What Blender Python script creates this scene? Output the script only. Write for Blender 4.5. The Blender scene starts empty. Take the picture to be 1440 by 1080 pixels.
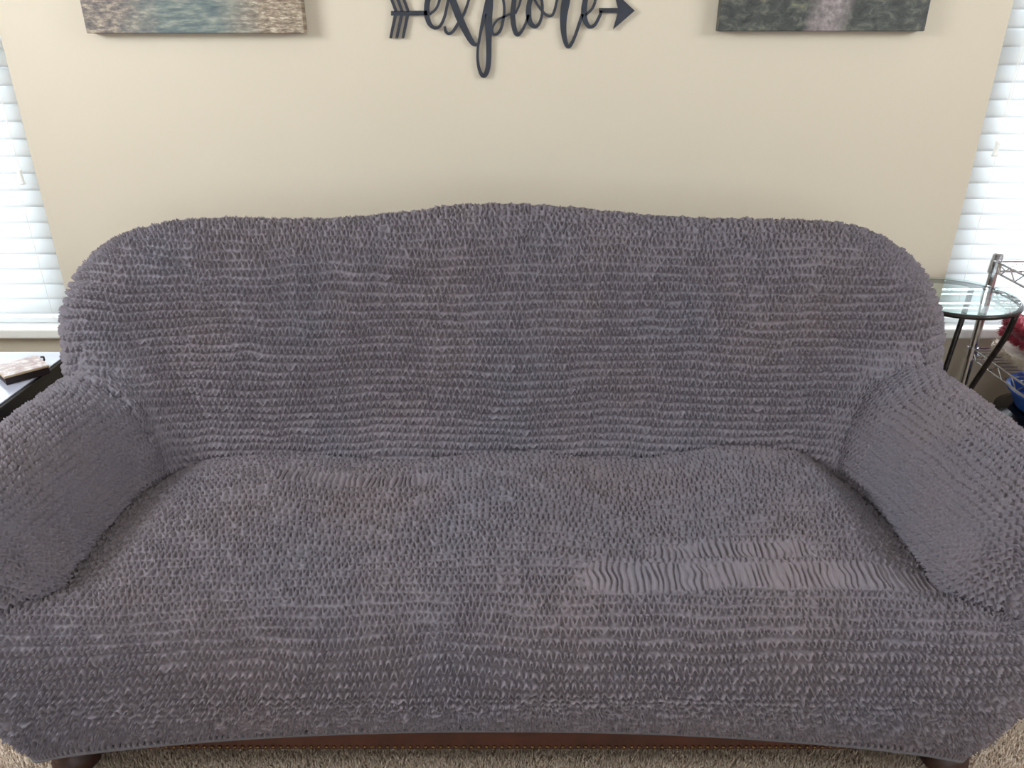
import bpy, bmesh, math, random
import numpy as np
from mathutils import Vector, Matrix
R = math.radians
scene = bpy.context.scene
COL = scene.collection
random.seed(5)

# ---------------------------------------------------------------- camera
cam_d = bpy.data.cameras.new('camera'); cam_d.sensor_width = 36.0; cam_d.lens = 27.05
cam_d.clip_start = 0.05
cam = bpy.data.objects.new('camera', cam_d); COL.objects.link(cam)
cam.location = (0.026, 0, 1.4); cam.rotation_euler = (R(90 - 25.1), 0, 0)
scene.camera = cam
# ---------------------------------------------------------------- world, daylight, exposure
world = bpy.data.worlds.new('sky'); scene.world = world; world.use_nodes = True
bg = world.node_tree.nodes['Background']
bg.inputs['Color'].default_value = (0.80, 0.90, 1.0, 1); bg.inputs['Strength'].default_value = 2.2
def area(name, loc, rot, sx, sy, power, color):
    l = bpy.data.lights.new(name, 'AREA'); l.shape = 'RECTANGLE'; l.size = sx; l.size_y = sy
    l.energy = power; l.color = color
    o = bpy.data.objects.new(name, l); COL.objects.link(o); o.location = loc; o.rotation_euler = rot
    return o
W = 2.34                      # y of the wall behind the sofa
RY = -3.4                     # y of the wall behind the camera
# daylight: through the two blinds beside the sofa; the far and high lamps are added
area('daylight_blind_a', (-1.92, W + 0.75, 1.35), (R(-90), 0, 0), 1.2, 1.9, 45, (0.96, 0.98, 1.0))
area('daylight_blind_b', (1.92, W + 0.75, 1.35), (R(-90), 0, 0), 1.2, 1.9, 46, (0.97, 0.98, 1.0))
area('added_far_light', (0.35, RY - 0.12, 1.5), (R(90), 0, 0), 2.6, 1.6, 24, (1.0, 0.98, 0.95))  # added lamp at an unseen window, fills from behind the camera
area('added_high_light_a', (-2.90, 0.45, 2.05), (R(90 - 22), 0, R(-90)), 1.5, 0.65, 84, (0.98, 0.99, 1.0))  # added lamp, rakes the ruched cloth from the upper left
area('added_high_light_b', (2.90, 0.45, 2.05), (R(90 - 22), 0, R(90)), 1.5, 0.65, 42, (0.98, 0.99, 1.0))  # added weaker lamp, balances from the right
vs = scene.view_settings
vs.view_transform = 'Standard'; vs.look = 'None'; vs.gamma = 1.0; vs.use_curve_mapping = False
vs.exposure = 0.5

# ---------------------------------------------------------------- materials
def lin(c):
    return tuple(((v / 255) / 12.92 if v / 255 <= 0.04045 else ((v / 255 + 0.055) / 1.055) ** 2.4) for v in c) + (1,)
class Mat:
    def __init__(s, name, color=(128, 128, 128), rough=0.6, **kw):
        s.m = bpy.data.materials.new(name); s.m.use_nodes = True
        s.nt = s.m.node_tree; s.n = s.nt.nodes; s.l = s.nt.links
        s.b = s.n['Principled BSDF']; s.out = s.n['Material Output']
        s.b.inputs['Base Color'].default_value = lin(color); s.b.inputs['Roughness'].default_value = rough
        for k, v in kw.items(): s.b.inputs[k.replace('_', ' ')].default_value = v
    def node(s, t, **kw):
        n = s.n.new(t)
        for k, v in kw.items():
            if k in n.inputs: n.inputs[k].default_value = v
            else: setattr(n, k, v)
        return n
    def coord(s, scale=(1, 1, 1), loc=(0, 0, 0), rot=(0, 0, 0), out='Object'):
        tc = s.node('ShaderNodeTexCoord'); mp = s.node('ShaderNodeMapping')
        mp.inputs['Scale'].default_value = scale; mp.inputs['Location'].default_value = loc
        mp.inputs['Rotation'].default_value = rot
        s.l.new(tc.outputs[out], mp.inputs['Vector']); return mp.outputs['Vector']
    def noise(s, vec, scale, detail=3, rough=0.5, dist=0.0):
        n = s.node('ShaderNodeTexNoise'); n.inputs['Scale'].default_value = scale
        n.inputs['Detail'].default_value = detail; n.inputs['Roughness'].default_value = rough
        n.inputs['Distortion'].default_value = dist
        s.l.new(vec, n.inputs['Vector']); return n.outputs['Fac']
    def ramp(s, fac, stops):
        r = s.node('ShaderNodeValToRGB'); e = r.color_ramp.elements
        while len(e) < len(stops): e.new(0.5)
        for i, (p, c) in enumerate(stops): e[i].position = p; e[i].color = lin(c) if len(c) == 3 else c
        s.l.new(fac, r.inputs['Fac']); return r.outputs['Color']
    def mix(s, fac, a, b, blend='MIX'):
        m = s.node('ShaderNodeMix', data_type='RGBA', blend_type=blend)
        for v, i in ((fac, 0), (a, 6), (b, 7)):
            if isinstance(v, (int, float)): m.inputs[i].default_value = v
            elif isinstance(v, tuple): m.inputs[i].default_value = v if len(v) == 4 else lin(v)
            else: s.l.new(v, m.inputs[i])
        return m.outputs[2]
    def base(s, c): s.l.new(c, s.b.inputs['Base Color']); return s
    def bump(s, h, strength=0.3, dist=0.002):
        b = s.node('ShaderNodeBump'); b.inputs['Strength'].default_value = strength
        b.inputs['Distance'].default_value = dist
        s.l.new(h, b.inputs['Height']); s.l.new(b.outputs['Normal'], s.b.inputs['Normal']); return s

def build_mats():
    M = {}
    m = Mat('wall_paint', (204, 193, 176), 0.55); v = m.coord()
    c = m.ramp(m.noise(v, 0.9, 2), [(0.3, (202, 191, 174)), (0.7, (206, 195, 179))])
    sp = m.node('ShaderNodeTexVoronoi'); sp.inputs['Scale'].default_value = 6.5
    m.l.new(v, sp.inputs['Vector'])
    scuff = m.ramp(sp.outputs['Distance'], [(0.0, (255, 255, 255)), (0.022, (255, 255, 255)), (0.03, (0, 0, 0))])
    gate = m.ramp(m.noise(v, 5.0, 1), [(0.60, (0, 0, 0)), (0.66, (150, 150, 150))])
    m.base(m.mix(m.mix(1.0, scuff, gate, 'MULTIPLY'), c, (150, 138, 120)))
    m.bump(m.noise(v, 90, 3), 0.12, 0.0015); M['wall'] = m.m
    m = Mat('ceiling_paint', (222, 220, 214), 0.8); m.bump(m.noise(m.coord(), 60, 3), 0.2, 0.002); M['ceiling'] = m.m
    m = Mat('white_trim', (240, 240, 238), 0.35); m.bump(m.noise(m.coord(), 30, 2), 0.04, 0.001); M['trim'] = m.m
    m = Mat('carpet_backing', (176, 156, 138), 0.95); v = m.coord()
    m.base(m.ramp(m.noise(v, 160, 4, 0.7), [(0.3, (158, 139, 123)), (0.7, (208, 190, 172))]))
    m.bump(m.noise(v, 220, 3, 0.7), 0.9, 0.006); M['carpet'] = m.m
    m = Mat('carpet_fibre', (228, 212, 192), 0.95, Sheen_Weight=0.2); g = m.node('ShaderNodeNewGeometry')
    m.base(m.ramp(g.outputs['Random Per Island'], [(0.0, (186, 164, 146)), (0.5, (220, 200, 182)), (1.0, (240, 224, 208))]))
    M['fibre'] = m.m
    # ruched stretch fabric
    m = Mat('ruched_fabric', (104, 99, 106), 0.9)
    m.b.inputs['Specular IOR Level'].default_value = 0.2
    v = m.coord()
    c = m.ramp(m.noise(v, 3.0, 3), [(0.3, (116, 112, 122)), (0.7, (124, 114, 119))])
    c = m.mix(m.ramp(m.noise(v, 160, 2), [(0.3, (0, 0, 0)), (0.8, (90, 90, 90))]), c, (137, 131, 140))
    # a small rust coloured stain on the seat
    d = m.node('ShaderNodeVectorMath', operation='DISTANCE'); m.l.new(v, d.inputs[0])
    d.inputs[1].default_value = (-0.155, 1.495, 0.46)
    st = m.ramp(d.outputs['Value'], [(0.0, (150, 150, 150)), (0.012, (0, 0, 0))])
    m.base(m.mix(st, c, (190, 120, 70)))
    m.bump(m.noise(v, 700, 2), 0.25, 0.0008); M['fabric'] = m.m
    m = Mat('hem_elastic', (98, 96, 104), 0.8); v = m.coord((700, 40, 40))
    m.bump(m.noise(v, 1.0, 2), 0.4, 0.001); M['hem'] = m.m
    m = Mat('brown_leather', (70, 36, 27), 0.42); v = m.coord()
    m.base(m.ramp(m.noise(v, 14, 4), [(0.3, (56, 28, 21)), (0.7, (80, 42, 31))]))
    m.bump(m.noise(v, 260, 3), 0.3, 0.001); M['leather'] = m.m
    m = Mat('aged_brass', (120, 92, 58), 0.35, Metallic=1.0); m.bump(m.noise(m.coord(), 200, 2), 0.1, 0.0005); M['brass'] = m.m
    m = Mat('dark_wood', (46, 24, 18), 0.5); v = m.coord((4, 4, 30))
    m.base(m.ramp(m.noise(v, 3, 4), [(0.3, (34, 17, 13)), (0.7, (60, 32, 24))])); M['wood'] = m.m
    m = Mat('navy_metal', (30, 35, 48), 0.55); v = m.coord()
    m.base(m.ramp(m.noise(v, 25, 3), [(0.3, (26, 30, 42)), (0.7, (36, 42, 57))])); M['navy'] = m.m
    m = Mat('black_iron', (30, 26, 26), 0.35, Metallic=0.4); v = m.coord()
    m.base(m.ramp(m.noise(v, 60, 3), [(0.35, (24, 21, 21)), (0.7, (52, 44, 42))])); M['iron'] = m.m
    m = Mat('chrome', (190, 190, 194), 0.22, Metallic=1.0); m.bump(m.noise(m.coord(), 120, 2), 0.05, 0.0005); M['chrome'] = m.m
    m = Mat('black_enamel', (16, 16, 18), 0.18); m.bump(m.noise(m.coord(), 40, 2), 0.03, 0.001); M['enamel'] = m.m
    m = Mat('blue_plastic', (30, 88, 190), 0.35); m.bump(m.noise(m.coord(), 50, 2), 0.05, 0.001); M['blue'] = m.m
    m = Mat('red_shag', (176, 44, 72), 0.9, Sheen_Weight=0.4); v = m.coord()
    m.base(m.ramp(m.noise(v, 40, 3), [(0.3, (140, 26, 52)), (0.7, (204, 74, 100))])); M['red'] = m.m
    m = Mat('cream_shag', (226, 214, 198), 0.9, Sheen_Weight=0.4); v = m.coord()
    m.base(m.ramp(m.noise(v, 40, 3), [(0.3, (206, 190, 170)), (0.7, (240, 230, 218))])); M['cream'] = m.m
    m = Mat('black_table_edge', (20, 17, 18), 0.3); m.bump(m.noise(m.coord(), 60, 3), 0.05, 0.001); M['tblack'] = m.m
    m = Mat('reflection_tinted_top', (176, 180, 198), 0.12); m.bump(m.noise(m.coord(), 8, 2), 0.02, 0.002); M['ttop'] = m.m  # pale blue-white colour stands in for the bright window reflected in the top
    m = Mat('pink_marbled_card', (226, 200, 190), 0.4); v = m.coord()
    m.base(m.ramp(m.noise(v, 45, 3, 0.6, 0.6), [(0.3, (140, 112, 106)), (0.5, (164, 142, 138)), (0.62, (200, 190, 188)), (0.75, (132, 124, 138))])); M['card'] = m.m
    m = Mat('kraft_board', (196, 172, 140), 0.7); m.bump(m.noise(m.coord(), 80, 2), 0.1, 0.001); M['board'] = m.m
    m = Mat('dark_board', (40, 28, 27), 0.6); m.bump(m.noise(m.coord(), 80, 2), 0.1, 0.001); M['dark'] = m.m
    m = Mat('canvas_side', (190, 184, 172), 0.8); m.bump(m.noise(m.coord(), 300, 2), 0.3, 0.001); M['canvas'] = m.m
    # blinds: white vinyl that lets daylight through
    m = Mat('blind_vinyl', (240, 241, 242), 0.45)
    tr = m.node('ShaderNodeBsdfTranslucent'); tr.inputs['Color'].default_value = (0.93, 0.95, 0.97, 1)
    mx = m.node('ShaderNodeMixShader'); mx.inputs[0].default_value = 0.45
    m.l.new(m.b.outputs[0], mx.inputs[1]); m.l.new(tr.outputs[0], mx.inputs[2]); m.l.new(mx.outputs[0], m.out.inputs['Surface'])
    m.bump(m.noise(m.coord((4, 60, 60)), 2, 2), 0.05, 0.001); M['blind'] = m.m
    def glass(name, tint, rough=0.0):
        m = Mat(name, (255, 255, 255), 0.05)
        t = m.node('ShaderNodeBsdfTransparent'); t.inputs['Color'].default_value = tint
        g = m.node('ShaderNodeBsdfGlossy'); g.inputs['Roughness'].default_value = 0.01
        lw = m.node('ShaderNodeLayerWeight'); lw.inputs['Blend'].default_value = 0.5
        p = m.node('ShaderNodeMath', operation='POWER'); m.l.new(lw.outputs['Facing'], p.inputs[0]); p.inputs[1].default_value = 3.5
        f = m.node('ShaderNodeMath', operation='MULTIPLY_ADD'); m.l.new(p.outputs[0], f.inputs[0]); f.inputs[1].default_value = 0.75; f.inputs[2].default_value = 0.04
        mx = m.node('ShaderNodeMixShader'); m.l.new(f.outputs[0], mx.inputs[0])
        m.l.new(t.outputs[0], mx.inputs[1]); m.l.new(g.outputs[0], mx.inputs[2]); m.l.new(mx.outputs[0], m.out.inputs['Surface'])
        return m.m
    M['pane'] = glass('window_glass', (0.96, 0.98, 0.98, 1)); M['tglass'] = glass('table_glass', (0.88, 0.96, 0.94, 1))
    # canvas print: rippled lake with a stony shore
    m = Mat('lake_print', (90, 110, 120), 0.6); v = m.coord()
    w1 = m.noise(m.coord((10, 1, 60)), 1.2, 4, 0.65)
    water = m.ramp(w1, [(0.30, (66, 76, 90)), (0.48, (100, 112, 112)), (0.60, (134, 140, 132)), (0.75, (186, 186, 178))])
    shore = m.ramp(m.noise(m.coord((26, 1, 70)), 1.3, 4, 0.7), [(0.32, (70, 66, 74)), (0.5, (122, 112, 106)), (0.68, (184, 170, 150))])
    sand = m.ramp(m.noise(m.coord((30, 1, 110)), 1.3, 4, 0.7), [(0.35, (96, 84, 74)), (0.52, (150, 134, 116)), (0.7, (214, 204, 186))])
    sx = m.node('ShaderNodeSeparateXYZ'); m.l.new(m.coord(), sx.inputs[0])
    ad = m.node('ShaderNodeMath', operation='MULTIPLY_ADD'); m.l.new(m.noise(v, 6, 3), ad.inputs[0]); ad.inputs[1].default_value = 0.25
    m.l.new(sx.outputs['X'], ad.inputs[2])
    lf = m.ramp(ad.outputs[0], [(0.0, (255, 255, 255)), (0.10, (0, 0, 0))])
    ad2 = m.node('ShaderNodeMath', operation='ADD'); m.l.new(ad.outputs[0], ad2.inputs[0]); ad2.inputs[1].default_value = 0.30
    l0 = m.ramp(ad2.outputs[0], [(0.20, (255, 255, 255)), (0.32, (0, 0, 0))])
    r0 = m.ramp(ad.outputs[0], [(0.20, (0, 0, 0)), (0.34, (255, 255, 255))])
    m.base(m.mix(r0, m.mix(l0, water, shore), sand)); M['lake'] = m.m
    # canvas print: pale footpath through dark undergrowth
    m = Mat('forest_path_print', (60, 66, 58), 0.5); v = m.coord()
    n = m.noise(m.coord((1, 1, 1.6)), 26, 5, 0.7, 0.5)
    wood = m.ramp(n, [(0.32, (32, 34, 37)), (0.5, (62, 65, 63)), (0.62, (92, 94, 86)), (0.78, (160, 152, 100))])
    path = m.ramp(m.noise(v, 60, 4, 0.7), [(0.3, (92, 84, 88)), (0.55, (138, 128, 130)), (0.75, (178, 170, 170))])
    sx = m.node('ShaderNodeSeparateXYZ'); m.l.new(v, sx.inputs[0])
    a = m.node('ShaderNodeMath', operation='MULTIPLY_ADD'); m.l.new(m.noise(v, 9, 3), a.inputs[0]); a.inputs[1].default_value = 0.14
    m.l.new(sx.outputs['X'], a.inputs[2])
    b = m.node('ShaderNodeMath', operation='SUBTRACT'); m.l.new(a.outputs[0], b.inputs[0]); b.inputs[1].default_value = 0.085
    ab = m.node('ShaderNodeMath', operation='ABSOLUTE'); m.l.new(b.outputs[0], ab.inputs[0])
    m.base(m.mix(m.ramp(ab.outputs[0], [(0.03, (255, 255, 255)), (0.075, (0, 0, 0))]), wood, path)); M['forest'] = m.m
    return M
M = build_mats()

# ---------------------------------------------------------------- mesh helpers
def link(name, me, mat, parent=None, loc=None, smooth=False):
    o = bpy.data.objects.new(name, me); COL.objects.link(o)
    if mat is not None and not me.materials: me.materials.append(M[mat])
    if parent: o.parent = parent
    if loc is not None: o.location = loc
    if smooth: me.polygons.foreach_set('use_smooth', np.ones(len(me.polygons), dtype=bool))
    return o
def from_bm(name, bm, mat, parent=None, loc=None, smooth=False):
    bmesh.ops.recalc_face_normals(bm, faces=bm.faces)
    me = bpy.data.meshes.new(name); bm.to_mesh(me); bm.free()
    return link(name, me, mat, parent, loc, smooth)
def tag(o, label, cat, group=None):
    o['label'] = label; o['category'] = cat
    if group: o['group'] = group
    return o
def thing(name, loc, label, cat, group=None, rz=0):
    o = bpy.data.objects.new(name, None); COL.objects.link(o); o.location = loc; o.rotation_euler = (0, 0, rz)
    o.empty_display_size = 0.1
    return tag(o, label, cat, group)
def struct(o): o['kind'] = 'structure'; return o
def box(bm, x0, x1, y0, y1, z0, z1, bev=0.0):
    r = bmesh.ops.create_cube(bm, size=1)
    bmesh.ops.scale(bm, vec=(x1 - x0, y1 - y0, z1 - z0), verts=r['verts'])
    bmesh.ops.translate(bm, vec=((x0 + x1) / 2, (y0 + y1) / 2, (z0 + z1) / 2), verts=r['verts'])
    if bev:
        ed = list({e for v in r['verts'] for e in v.link_edges})
        bmesh.ops.bevel(bm, geom=ed, offset=bev, segments=2, affect='EDGES', profile=0.5)
def tube(bm, pts, rad, n=8, close=False):
    pts = [Vector(p) for p in pts]; rings = []
    N = len(pts); rad = rad if isinstance(rad, (list, tuple)) else [rad] * N
    up = None
    for i, p in enumerate(pts):
        a = pts[(i - 1) % N] if (close or i) else p; b = pts[(i + 1) % N] if (close or i < N - 1) else p
        t = (b - a).normalized()
        if up is None: up = t.orthogonal().normalized()
        up = (up - t * up.dot(t)).normalized(); s = t.cross(up)
        rings.append([bm.verts.new(p + (up * math.cos(k * 2 * math.pi / n) + s * math.sin(k * 2 * math.pi / n)) * rad[i]) for k in range(n)])
    for i in range(N if close else N - 1):
        A, B = rings[i], rings[(i + 1) % N]
        for k in range(n): bm.faces.new((A[k], A[(k + 1) % n], B[(k + 1) % n], B[k]))
    if not close: bm.faces.new(rings[0][::-1]); bm.faces.new(rings[-1])
def lathe(bm, prof, n=32, c=(0, 0)):
    rings = []
    for r, z in prof:
        rings.append([bm.verts.new((c[0] + r * math.cos(k * 2 * math.pi / n), c[1] + r * math.sin(k * 2 * math.pi / n), z)) for k in range(n)] if r > 1e-6 else [bm.verts.new((c[0], c[1], z))])
    for A, B in zip(rings, rings[1:]):
        for k in range(n):
            f = [A[k % len(A)], A[(k + 1) % len(A)], B[(k + 1) % len(B)], B[k % len(B)]]
            u = []
            for q in f:
                if q not in u: u.append(q)
            if len(u) > 2: bm.faces.new(u)
def spline(pts, n):
    pts = np.array(pts, float); P = np.vstack([2 * pts[0] - pts[1], pts, 2 * pts[-1] - pts[-2]])
    t = np.linspace(0, len(pts) - 1 - 1e-9, n); i = t.astype(int); f = (t - i)[:, None]
    a, b, c, d = P[i], P[i + 1], P[i + 2], P[i + 3]
    return 0.5 * (2 * b + (c - a) * f + (2 * a - 5 * b + 4 * c - d) * f ** 2 + (3 * b - a - 3 * c + d) * f ** 3)
def grid_mesh(name, P, mat, parent, keep=None):
    nu, nv = P.shape[:2]
    idx = np.arange(nu * nv).reshape(nu, nv)
    q = np.stack([idx[:-1, :-1], idx[1:, :-1], idx[1:, 1:], idx[:-1, 1:]], -1)
    if keep is not None:
        k = keep[:-1, :-1] & keep[1:, :-1] & keep[1:, 1:] & keep[:-1, 1:]; q = q[k]
    q = q.reshape(-1, 4)
    used = np.unique(q); remap = np.full(nu * nv, -1); remap[used] = np.arange(len(used))
    q = remap[q]; V = P.reshape(-1, 3)[used]
    me = bpy.data.meshes.new(name)
    me.vertices.add(len(V)); me.vertices.foreach_set('co', V.astype(np.float32).ravel())
    me.loops.add(q.size); me.loops.foreach_set('vertex_index', q.astype(np.int32).ravel())
    me.polygons.add(len(q)); me.polygons.foreach_set('loop_start', np.arange(0, q.size, 4, dtype=np.int32))
    me.polygons.foreach_set('use_smooth', np.ones(len(q), dtype=bool))
    me.update(calc_edges=True)
    return link(name, me, mat, parent)

# ---------------------------------------------------------------- room
XW, HZ, YR = 2.75, 2.55, RY
WX0, WX1 = 1.392, 2.36          # window opening, mirrored left and right
SZ, TZ = 0.512, 2.14            # sill and head heights
def quad_wall(name, rects, y0, y1):
    bm = bmesh.new()
    for (x0, x1, z0, z1) in rects: box(bm, x0, x1, y0, y1, z0, z1)
    return struct(from_bm(name, bm, 'wall'))
quad_wall('wall_back', [(-XW, -WX1, 0, HZ), (-WX0, WX0, 0, HZ), (WX1, XW, 0, HZ),
    (-WX1, -WX0, 0, SZ - 0.02), (-WX1, -WX0, TZ, HZ), (WX0, WX1, 0, SZ - 0.02), (WX0, WX1, TZ, HZ)], W, W + 0.14)
quad_wall('wall_front', [(-XW, -1.0, 0, HZ), (1.7, XW, 0, HZ), (-1.0, 1.7, 0, 0.7), (-1.0, 1.7, 2.3, HZ)], YR - 0.12, YR)
D0, D1 = -0.35, 1.25           # added high windows in the side walls, unseen openings for the raking lamps
for nm, sg, zb in (('wall_left', -1, 1.7), ('wall_right', 1, 1.7)):
    bm = bmesh.new()
    for y0, y1, z0, z1 in ((YR - .12, D0, 0, HZ), (D1, W + .14, 0, HZ), (D0, D1, 2.42, HZ), (D0, D1, 0, zb)):
        if z1 > z0: box(bm, min(sg * XW, sg * (XW + .1)), max(sg * XW, sg * (XW + .1)), y0, y1, z0, z1)
    struct(from_bm(nm, bm, 'wall'))
    bm = bmesh.new(); ym = (D0 + D1) / 2; xa, xb = sorted((sg * (XW + .08), sg * (XW + .02)))
    for y0, y1, z0, z1 in ((D0, D0 + .05, zb, 2.42), (D1 - .05, D1, zb, 2.42), (D0, D1, zb, zb + .04), (D0, D1, 2.38, 2.42), (ym - .02, ym + .02, zb, 2.42)): box(bm, xa, xb, y0, y1, z0, z1)
    pd = struct(from_bm('added_high_window_a' if sg < 0 else 'added_high_window_b', bm, 'trim'))
    for y0, y1 in ((D0 + .05, ym - .02), (ym + .02, D1 - .05)):
        bm = bmesh.new(); xm = sg * (XW + .05); box(bm, xm - .003, xm + .003, y0, y1, zb + .04, 2.38); from_bm('pane', bm, 'pane', pd)
bm = bmesh.new(); box(bm, -XW - .1, XW + .1, YR - .12, W + .14, HZ, HZ + 0.1); struct(from_bm('ceiling', bm, 'ceiling'))
bm = bmesh.new(); box(bm, -XW - .1, XW + .1, YR - .12, W + .14, -0.1, 0.0); floor = struct(from_bm('floor', bm, 'carpet'))
bm = bmesh.new(); box(bm, -XW, XW, W - 0.014, W, 0, 0.085, 0.004); struct(from_bm('baseboard_back', bm, 'trim'))
# window frames, panes and sills
def window(name, x0, x1, z0, z1, yi, yo, sill):
    bm = bmesh.new(); t = 0.05; ym = (yi + yo) / 2
    for b in ((x0, x0 + t, z0, z1), (x1 - t, x1, z0, z1), (x0, x1, z0, z0 + t), (x0, x1, z1 - t, z1), (x0, x1, (z0 + z1) / 2 - .02, (z0 + z1) / 2 + .02)):
        box(bm, b[0], b[1], ym - .025, ym + .025, b[2], b[3])
    w = struct(from_bm(name, bm, 'trim'))
    for a, b in ((z0 + t, (z0 + z1) / 2 - .02), ((z0 + z1) / 2 + .02, z1 - t)):
        bm = bmesh.new(); box(bm, x0 + t, x1 - t, ym - .003, ym + .003, a, b); from_bm('pane', bm, 'pane', w)
    if sill:
        bm = bmesh.new(); box(bm, x0 - 0.0, x1 + 0.0, yi - sill, ym, z0 - 0.034, z0, 0.006); from_bm('window_sill', bm, 'trim', w)
    return w
window('window_1', -WX1, -WX0, SZ, TZ, W, W + 0.23, 0.03)
window('window_2', WX0, WX1, SZ, TZ, W, W + 0.23, 0.03)
window('added_far_window', -1.0, 1.7, 0.7, 2.3, YR, YR - 0.13, 0.0)  # added unseen window behind the camera, lets in the far lamp

# carpet pile in the strip in front of the sofa (blades too many to count)
def carpet_pile():
    rng = np.random.default_rng(3); n = 85000
    f = rng.random(n) < 0.22            # the outer blades thin out gradually
    x = np.where(f, rng.normal(0, 1.1, n), rng.uniform(-1.3, 1.3, n)); y = np.where(f, rng.normal(1.0, 0.28, n), rng.uniform(0.86, 1.2, n))
    h = rng.uniform(0.008, 0.015, n); a = rng.uniform(0, 2 * math.pi, n); w = rng.uniform(0.0016, 0.003, n)
    ang = rng.uniform(0, 2 * math.pi, n); ln = rng.uniform(0, 0.008, n)
    V = np.zeros((n, 4, 3))
    for k in range(3):
        V[:, k, 0] = x + w * np.cos(a + k * 2.094); V[:, k, 1] = y + w * np.sin(a + k * 2.094)
    V[:, 3, 0] = x + ln * np.cos(ang); V[:, 3, 1] = y + ln * np.sin(ang); V[:, 3, 2] = h
    b = np.arange(n)[:, None] * 4
    F = np.concatenate([b + [0, 1, 3], b + [1, 2, 3], b + [2, 0, 3]], 0)
    me = bpy.data.meshes.new('carpet_pile')
    me.vertices.add(n * 4); me.vertices.foreach_set('co', V.astype(np.float32).ravel())
    me.loops.add(F.size); me.loops.foreach_set('vertex_index', F.astype(np.int32).ravel())
    me.polygons.add(len(F)); me.polygons.foreach_set('loop_start', np.arange(0, F.size, 3, dtype=np.int32))
    me.update(calc_edges=True)
    o = link('carpet_pile', me, 'fibre', floor); o['kind'] = 'stuff'
carpet_pile()

# ---------------------------------------------------------------- ruched cloth pattern
rngN = np.random.default_rng(11)
TAB = rngN.uniform(-1, 1, (512, 512))
def vnoise(u, v):
    iu = np.floor(u).astype(int); iv = np.floor(v).astype(int); fu = u - iu; fv = v - iv
    fu = fu * fu * (3 - 2 * fu); fv = fv * fv * (3 - 2 * fv)
    a = TAB[iu % 512, iv % 512]; b = TAB[(iu + 1) % 512, iv % 512]; c = TAB[iu % 512, (iv + 1) % 512]; d = TAB[(iu + 1) % 512, (iv + 1) % 512]
    return (a * (1 - fu) + b * fu) * (1 - fv) + (c * (1 - fu) + d * fu) * fv
def rownoise(u, r, k):
    iu = np.floor(u).astype(int); f = u - iu; f = f * f * (3 - 2 * f)
    return TAB[(iu + 37 * k) % 512, (r * 7 + 101 * k) % 512] * (1 - f) + TAB[(iu + 1 + 37 * k) % 512, (r * 7 + 101 * k) % 512] * f
def smooth(a, b, x):
    t = np.clip((x - a) / (b - a), 0, 1); return t * t * (3 - 2 * t)
def ruche(u, v, pitch=0.021, lam=0.0165, jumble=0.0, fold=0.0, seed=0):
    """height 0..1 of gathered cloth; rows run along u, stacked along v"""
    u = u + seed * 3.7; v = v + seed * 1.3
    v = v + 0.0035 * vnoise(u / 0.05, v / 0.05) + 0.008 * vnoise(u / 0.22 + 9, v / 0.16)
    ju = 0.010 * jumble * vnoise(u / 0.021 + 5, v / 0.021); jv = 0.011 * jumble * vnoise(u / 0.020 + 50, v / 0.020 + 20)
    u2 = u + ju; v2 = v + jv
    t = v2 / pitch; r = np.floor(t).astype(int); w = t - r - 0.5
    vA = 0.33
    # every row is a standing gather of cloth that meanders from side to side
    h = np.zeros_like(t)
    for k in (-1, 0, 1):                                       # neighbouring rows may reach across
        q = r + k
        ph = 2 * math.pi * u2 / lam + 1.15 * rownoise(u2 / (lam * 1.3), q, 1) + 4.2 * rownoise(u2 / (lam * 5), q, 2)
        tri = np.arcsin(np.clip(np.sin(ph), -0.97, 0.97)) / 1.33
        A = vA * (1 + 0.5 * rownoise(u2 / (lam * 1.1), q, 3))
        slope = A * 4 * pitch / lam * 0.85
        e = (t - q - 0.5) - A * tri                        # distance from the fold line, in rows
        ed = np.abs(e) / np.sqrt(1 + slope ** 2)
        fold_line = np.exp(-(ed / 0.105) ** 1.3)
        body = np.clip(1 - (np.abs(t - q - 0.5) / 0.56) ** 4, 0, 1)
        hk = body * (0.06 + 0.94 * fold_line) * (0.86 + 0.24 * rownoise(u2 / lam, q, 4))
        h = np.maximum(h, hk)
    if not np.isscalar(fold) or fold > 0:                  # stretched places: seams vanish, fine pleats across
        up = u + 0.004 * vnoise(u / 0.03, v / 0.02)
        pl = 0.5 + 0.5 * np.sin(2 * math.pi * up / 0.0125 + 2.2 * vnoise(up / 0.016, v / 0.05 + 3))
        pl = pl * (0.6 + 0.4 * vnoise(up / 0.02 + 70, v / 0.03))
        h = h * (1 - fold) + fold * (0.0 + 0.72 * pl)
    return h
def normals(P):
    du = np.gradient(P, axis=0); dv = np.gradient(P, axis=1)
    n = np.cross(du, dv); return n / (np.linalg.norm(n, axis=2, keepdims=True) + 1e-12)

# ---------------------------------------------------------------- sofa
sofa = thing('sofa', (0, 1.5, 0), 'three-seat rolled-arm sofa in a grey ruched stretch slipcover', 'sofa')
def to_sofa(P): return P - np.array([0, 1.5, 0])
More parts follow.
